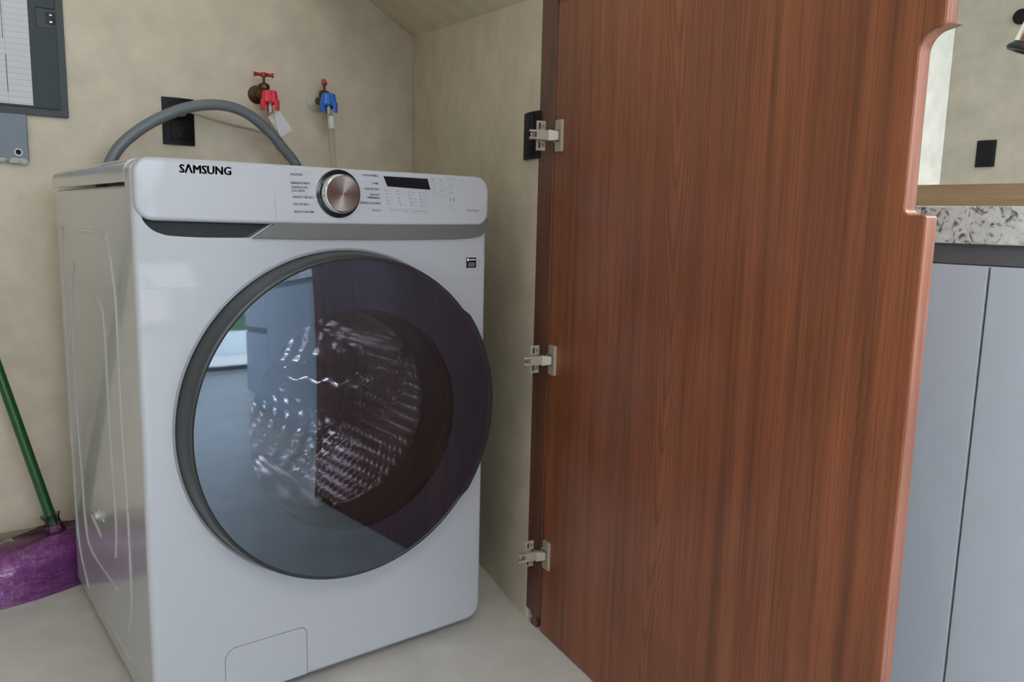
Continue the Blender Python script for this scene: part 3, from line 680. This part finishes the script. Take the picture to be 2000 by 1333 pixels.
# ------------------------------------------------------------------ broom
def broom():
    t = thing('broom', 'green-handled broom with a purple head still in clear plastic, beside the washer', 'broom', (-.05, .74, 0))
    R = Matrix.Translation((-.045, .737, 0)) @ Matrix.Rotation(math.radians(17), 4, 'Z')
    def head(grow, lump, seed):
        bm = bmesh.new(); nu, nv = 64, 24; g = []
        rnd = random.Random(seed); ph = [rnd.uniform(0, 6.28) for _ in range(8)]
        for i in range(nu):
            a = 2*PI*i/nu; ring = []
            for j in range(nv+1):
                h = j/nv; z = .002+h*(.118+grow)
                fl = 1-.06*h-1.1*max(0, h-.55)**2; fy = 1-.05*h-3.0*max(0, h-.60)**2
                ce = abs(math.cos(a))**.55*math.copysign(1, math.cos(a)); se = abs(math.sin(a))**.8*math.copysign(1, math.sin(a))
                ln = 1+lump*(math.sin(9*a+ph[0]+6*h)+.7*math.sin(17*a+ph[1]-11*h)+.5*math.sin(31*a+ph[2]+17*h))
                x = (.178+grow)*ce*fl*ln; y = (.072+grow)*se*fy*ln; zz = z - .012*abs(x/.18)**2*h + (.010*math.exp(-((x-.02)/.05)**2)*h)
                ring.append(bm.verts.new((x, y, max(.001, zz))))
            g.append(ring)
        for i in range(nu):
            k = (i+1) % nu
            for j in range(nv): bm.faces.new((g[i][j], g[k][j], g[k][j+1], g[i][j+1]))
        bm.faces.new([g[i][nv] for i in range(nu)]); bm.faces.new([g[i][0] for i in range(nu)])
        bmesh.ops.recalc_face_normals(bm, faces=bm.faces[:]); bmesh.ops.transform(bm, matrix=R, verts=bm.verts); return bm
    tag(link('bristle_head', head(0, .012, 1), 'purple', t, 60), 'purple bristle head')
    tag(link('plastic_wrap', head(.004, .02, 5), 'clear_wrap', t, 60), 'crinkled clear plastic bag')
    b = Vector((-.022, .752, .105)); d = (Vector((-.113, .79, .507))-b).normalized()
    link('handle', T([b, b+d*.4, b+d*1.2], .0118, n=20), 'green', t)
    link('socket', T([b-d*.02, b+d*.03], .017, n=20, rr=lambda q: .021-.005*q), 'purple', t)
    bm = tube(bmesh.new(), [b-d*.012, b+d*.008, b+d*.028, b+d*.045, b+d*.058], .02, n=40, rr=lambda q: .030-.016*min(1, 1.6*q)+.008*max(0, q-.7)*3)
    rnd = random.Random(3)
    for v in bm.verts: v.co += Vector((rnd.uniform(-1, 1), rnd.uniform(-1, 1), rnd.uniform(-1, 1)))*.0025
    link('wrap_collar', bm, 'clear_wrap', t, 60)
broom()

# ------------------------------------------------------------------ kitchen
KX, KD, CT = .85, .62, .932
def unit(y0, y1, label, drawers=0):
    t = thing('base_cabinet', label, 'cabinet', (KX+KD/2, (y0+y1)/2, 0))
    bm = bmesh.new(); box(bm, (KX+.021, y0+.001, .10), (KX+KD, y1-.001, .852)); box(bm, (KX+.06, y0+.001, 0), (KX+KD, y1-.001, .10)); link('carcass', bm, 'cabinet', t)
    box_ = lambda z0, z1, nm: link(nm, B((KX, y0+.0016, z0), (KX+.02, y1-.0016, z1), .0012, 2), 'cabinet', t)
    if drawers:
        for z0, z1 in ((.10, .56), (.60, .8525)): box_(z0, z1, 'drawer_front')
        link('finger_channel', B((KX+.012, y0+.0016, .562), (KX+.022, y1-.0016, .598)), 'channel', t)
    else: box_(.10, .8525, 'cabinet_door')
    link('finger_channel', B((KX+.016, y0, .8535), (KX+.05, y1, .8805)), 'channel', t)
unit(-.95, -.17, 'pale grey base cabinet under the granite, partly covered by the wooden door edge')
unit(-1.60, -.95, 'pale grey base cabinet under the granite, second from the wooden door edge')
unit(-2.45, -1.60, 'wide pale grey base cabinet under the granite, third from the wooden door')
unit(-3.05, -2.45, 'pale grey drawer cabinet at the far end of the counter', 2)
ct = link('granite_countertop', B((KX-.004, -3.07, .881), (KX+KD+.01, -.16, CT), .0025, 2), 'granite', None, origin=(KX+.3, -1.6, .88)); tag(ct, 'speckled white granite countertop on the pale grey cabinets', 'countertop')
ok = link('oak_ledge', B((KX+KD-.005, -3.07, CT), (KX+KD+.025, -.16, .9935), .002, 2), 'oak', None, origin=(KX+KD, -1.6, CT)); tag(ok, 'light oak upstand along the back of the granite countertop', 'ledge')
fc = thing('kitchen_faucet', 'chrome kitchen faucet with a dark flared nozzle, above the granite counter', 'faucet', (1.36, -.93, CT))
nz = Vector((1.2, -.824, 1.1925)); ax_ = Vector((.10, -.35, 1)).normalized()
def oriented(bm, p, d):
    bmesh.ops.transform(bm, matrix=Matrix.Translation(p) @ d.to_track_quat('Z', 'Y').to_matrix().to_4x4(), verts=bm.verts); return bm
tag(link('nozzle', oriented(lathe(bmesh.new(), (0, 0, 0), [(.0005, .006), (.011, .005), (.013, .0), (.0235, .0), (.0258, .003), (.0245, .007), (.0195, .0105), (.0182, .014)], n=40, axis='Z'), nz, ax_), 'charcoal', fc), 'dark flared nozzle')
link('spout', T([nz+ax_*.012, nz+ax_*.07, nz+ax_*.13, nz+ax_*.185+Vector((.012, -.002, 0)), (1.275, -.915, 1.425), (1.33, -.93, 1.42), (1.357, -.93, 1.36), (1.36, -.93, 1.2), (1.36, -.93, CT+.03)], .0182, n=24, sub=8), 'chrome', fc)
link('base_ring', L((1.36, -.93, CT), [(.027, 0), (.027, .006), (.021, .012), (.021, .04), (.0165, .045)], n=32, axis='Z', close=True), 'chrome', fc)
wk = thing('wall_hook', 'small round black hook on the far kitchen wall, behind the faucet', 'hook', (3.4, .066, 1.757))
link('rose', oriented(lathe(bmesh.new(), (0, 0, 0), [(.030, 0), (.030, .008), (.025, .014), (.0005, .015)], n=32, axis='Z'), (3.4, .047, 1.757), Vector((-1, 0, 0))), 'black', wk)

# ------------------------------------------------------------------ what the smoked door reflects: the terrace beyond the room
rl = thing('terrace_railing', 'white terrace parapet with dark rails beyond the glass doors', 'railing', (-.3, -7.4, 0))
link('parapet', B((-5, -7.6, -.02), (5, -7.45, .35)), 'parapet', rl)
for z in (.55, .75, .95): link('rail', B((-5, -7.54, z), (5, -7.50, z+.04)), 'alu', rl)
for k in range(9): link('post', B((-4.4+1.1*k, -7.55, .35), (-4.35+1.1*k, -7.49, 1.0)), 'alu', rl)
bm = bmesh.new()
for k in range(60):
    x, z, y = random.uniform(-7, 7), random.uniform(.1, 1.5), random.uniform(-10.5, -9.6); bmesh.ops.create_icosphere(bm, subdivisions=2, radius=random.uniform(.4, .7), matrix=Matrix.Translation((x, y, z-.3)))
for v in bm.verts: v.co += Vector((random.uniform(-1, 1), random.uniform(-1, 1), random.uniform(-1, 1)))*.06
tag(link('garden_hedge', bm, 'foliage', None, 60, origin=(0, -10, 0)), 'green hedge beyond the terrace parapet', 'hedge', kind='stuff')
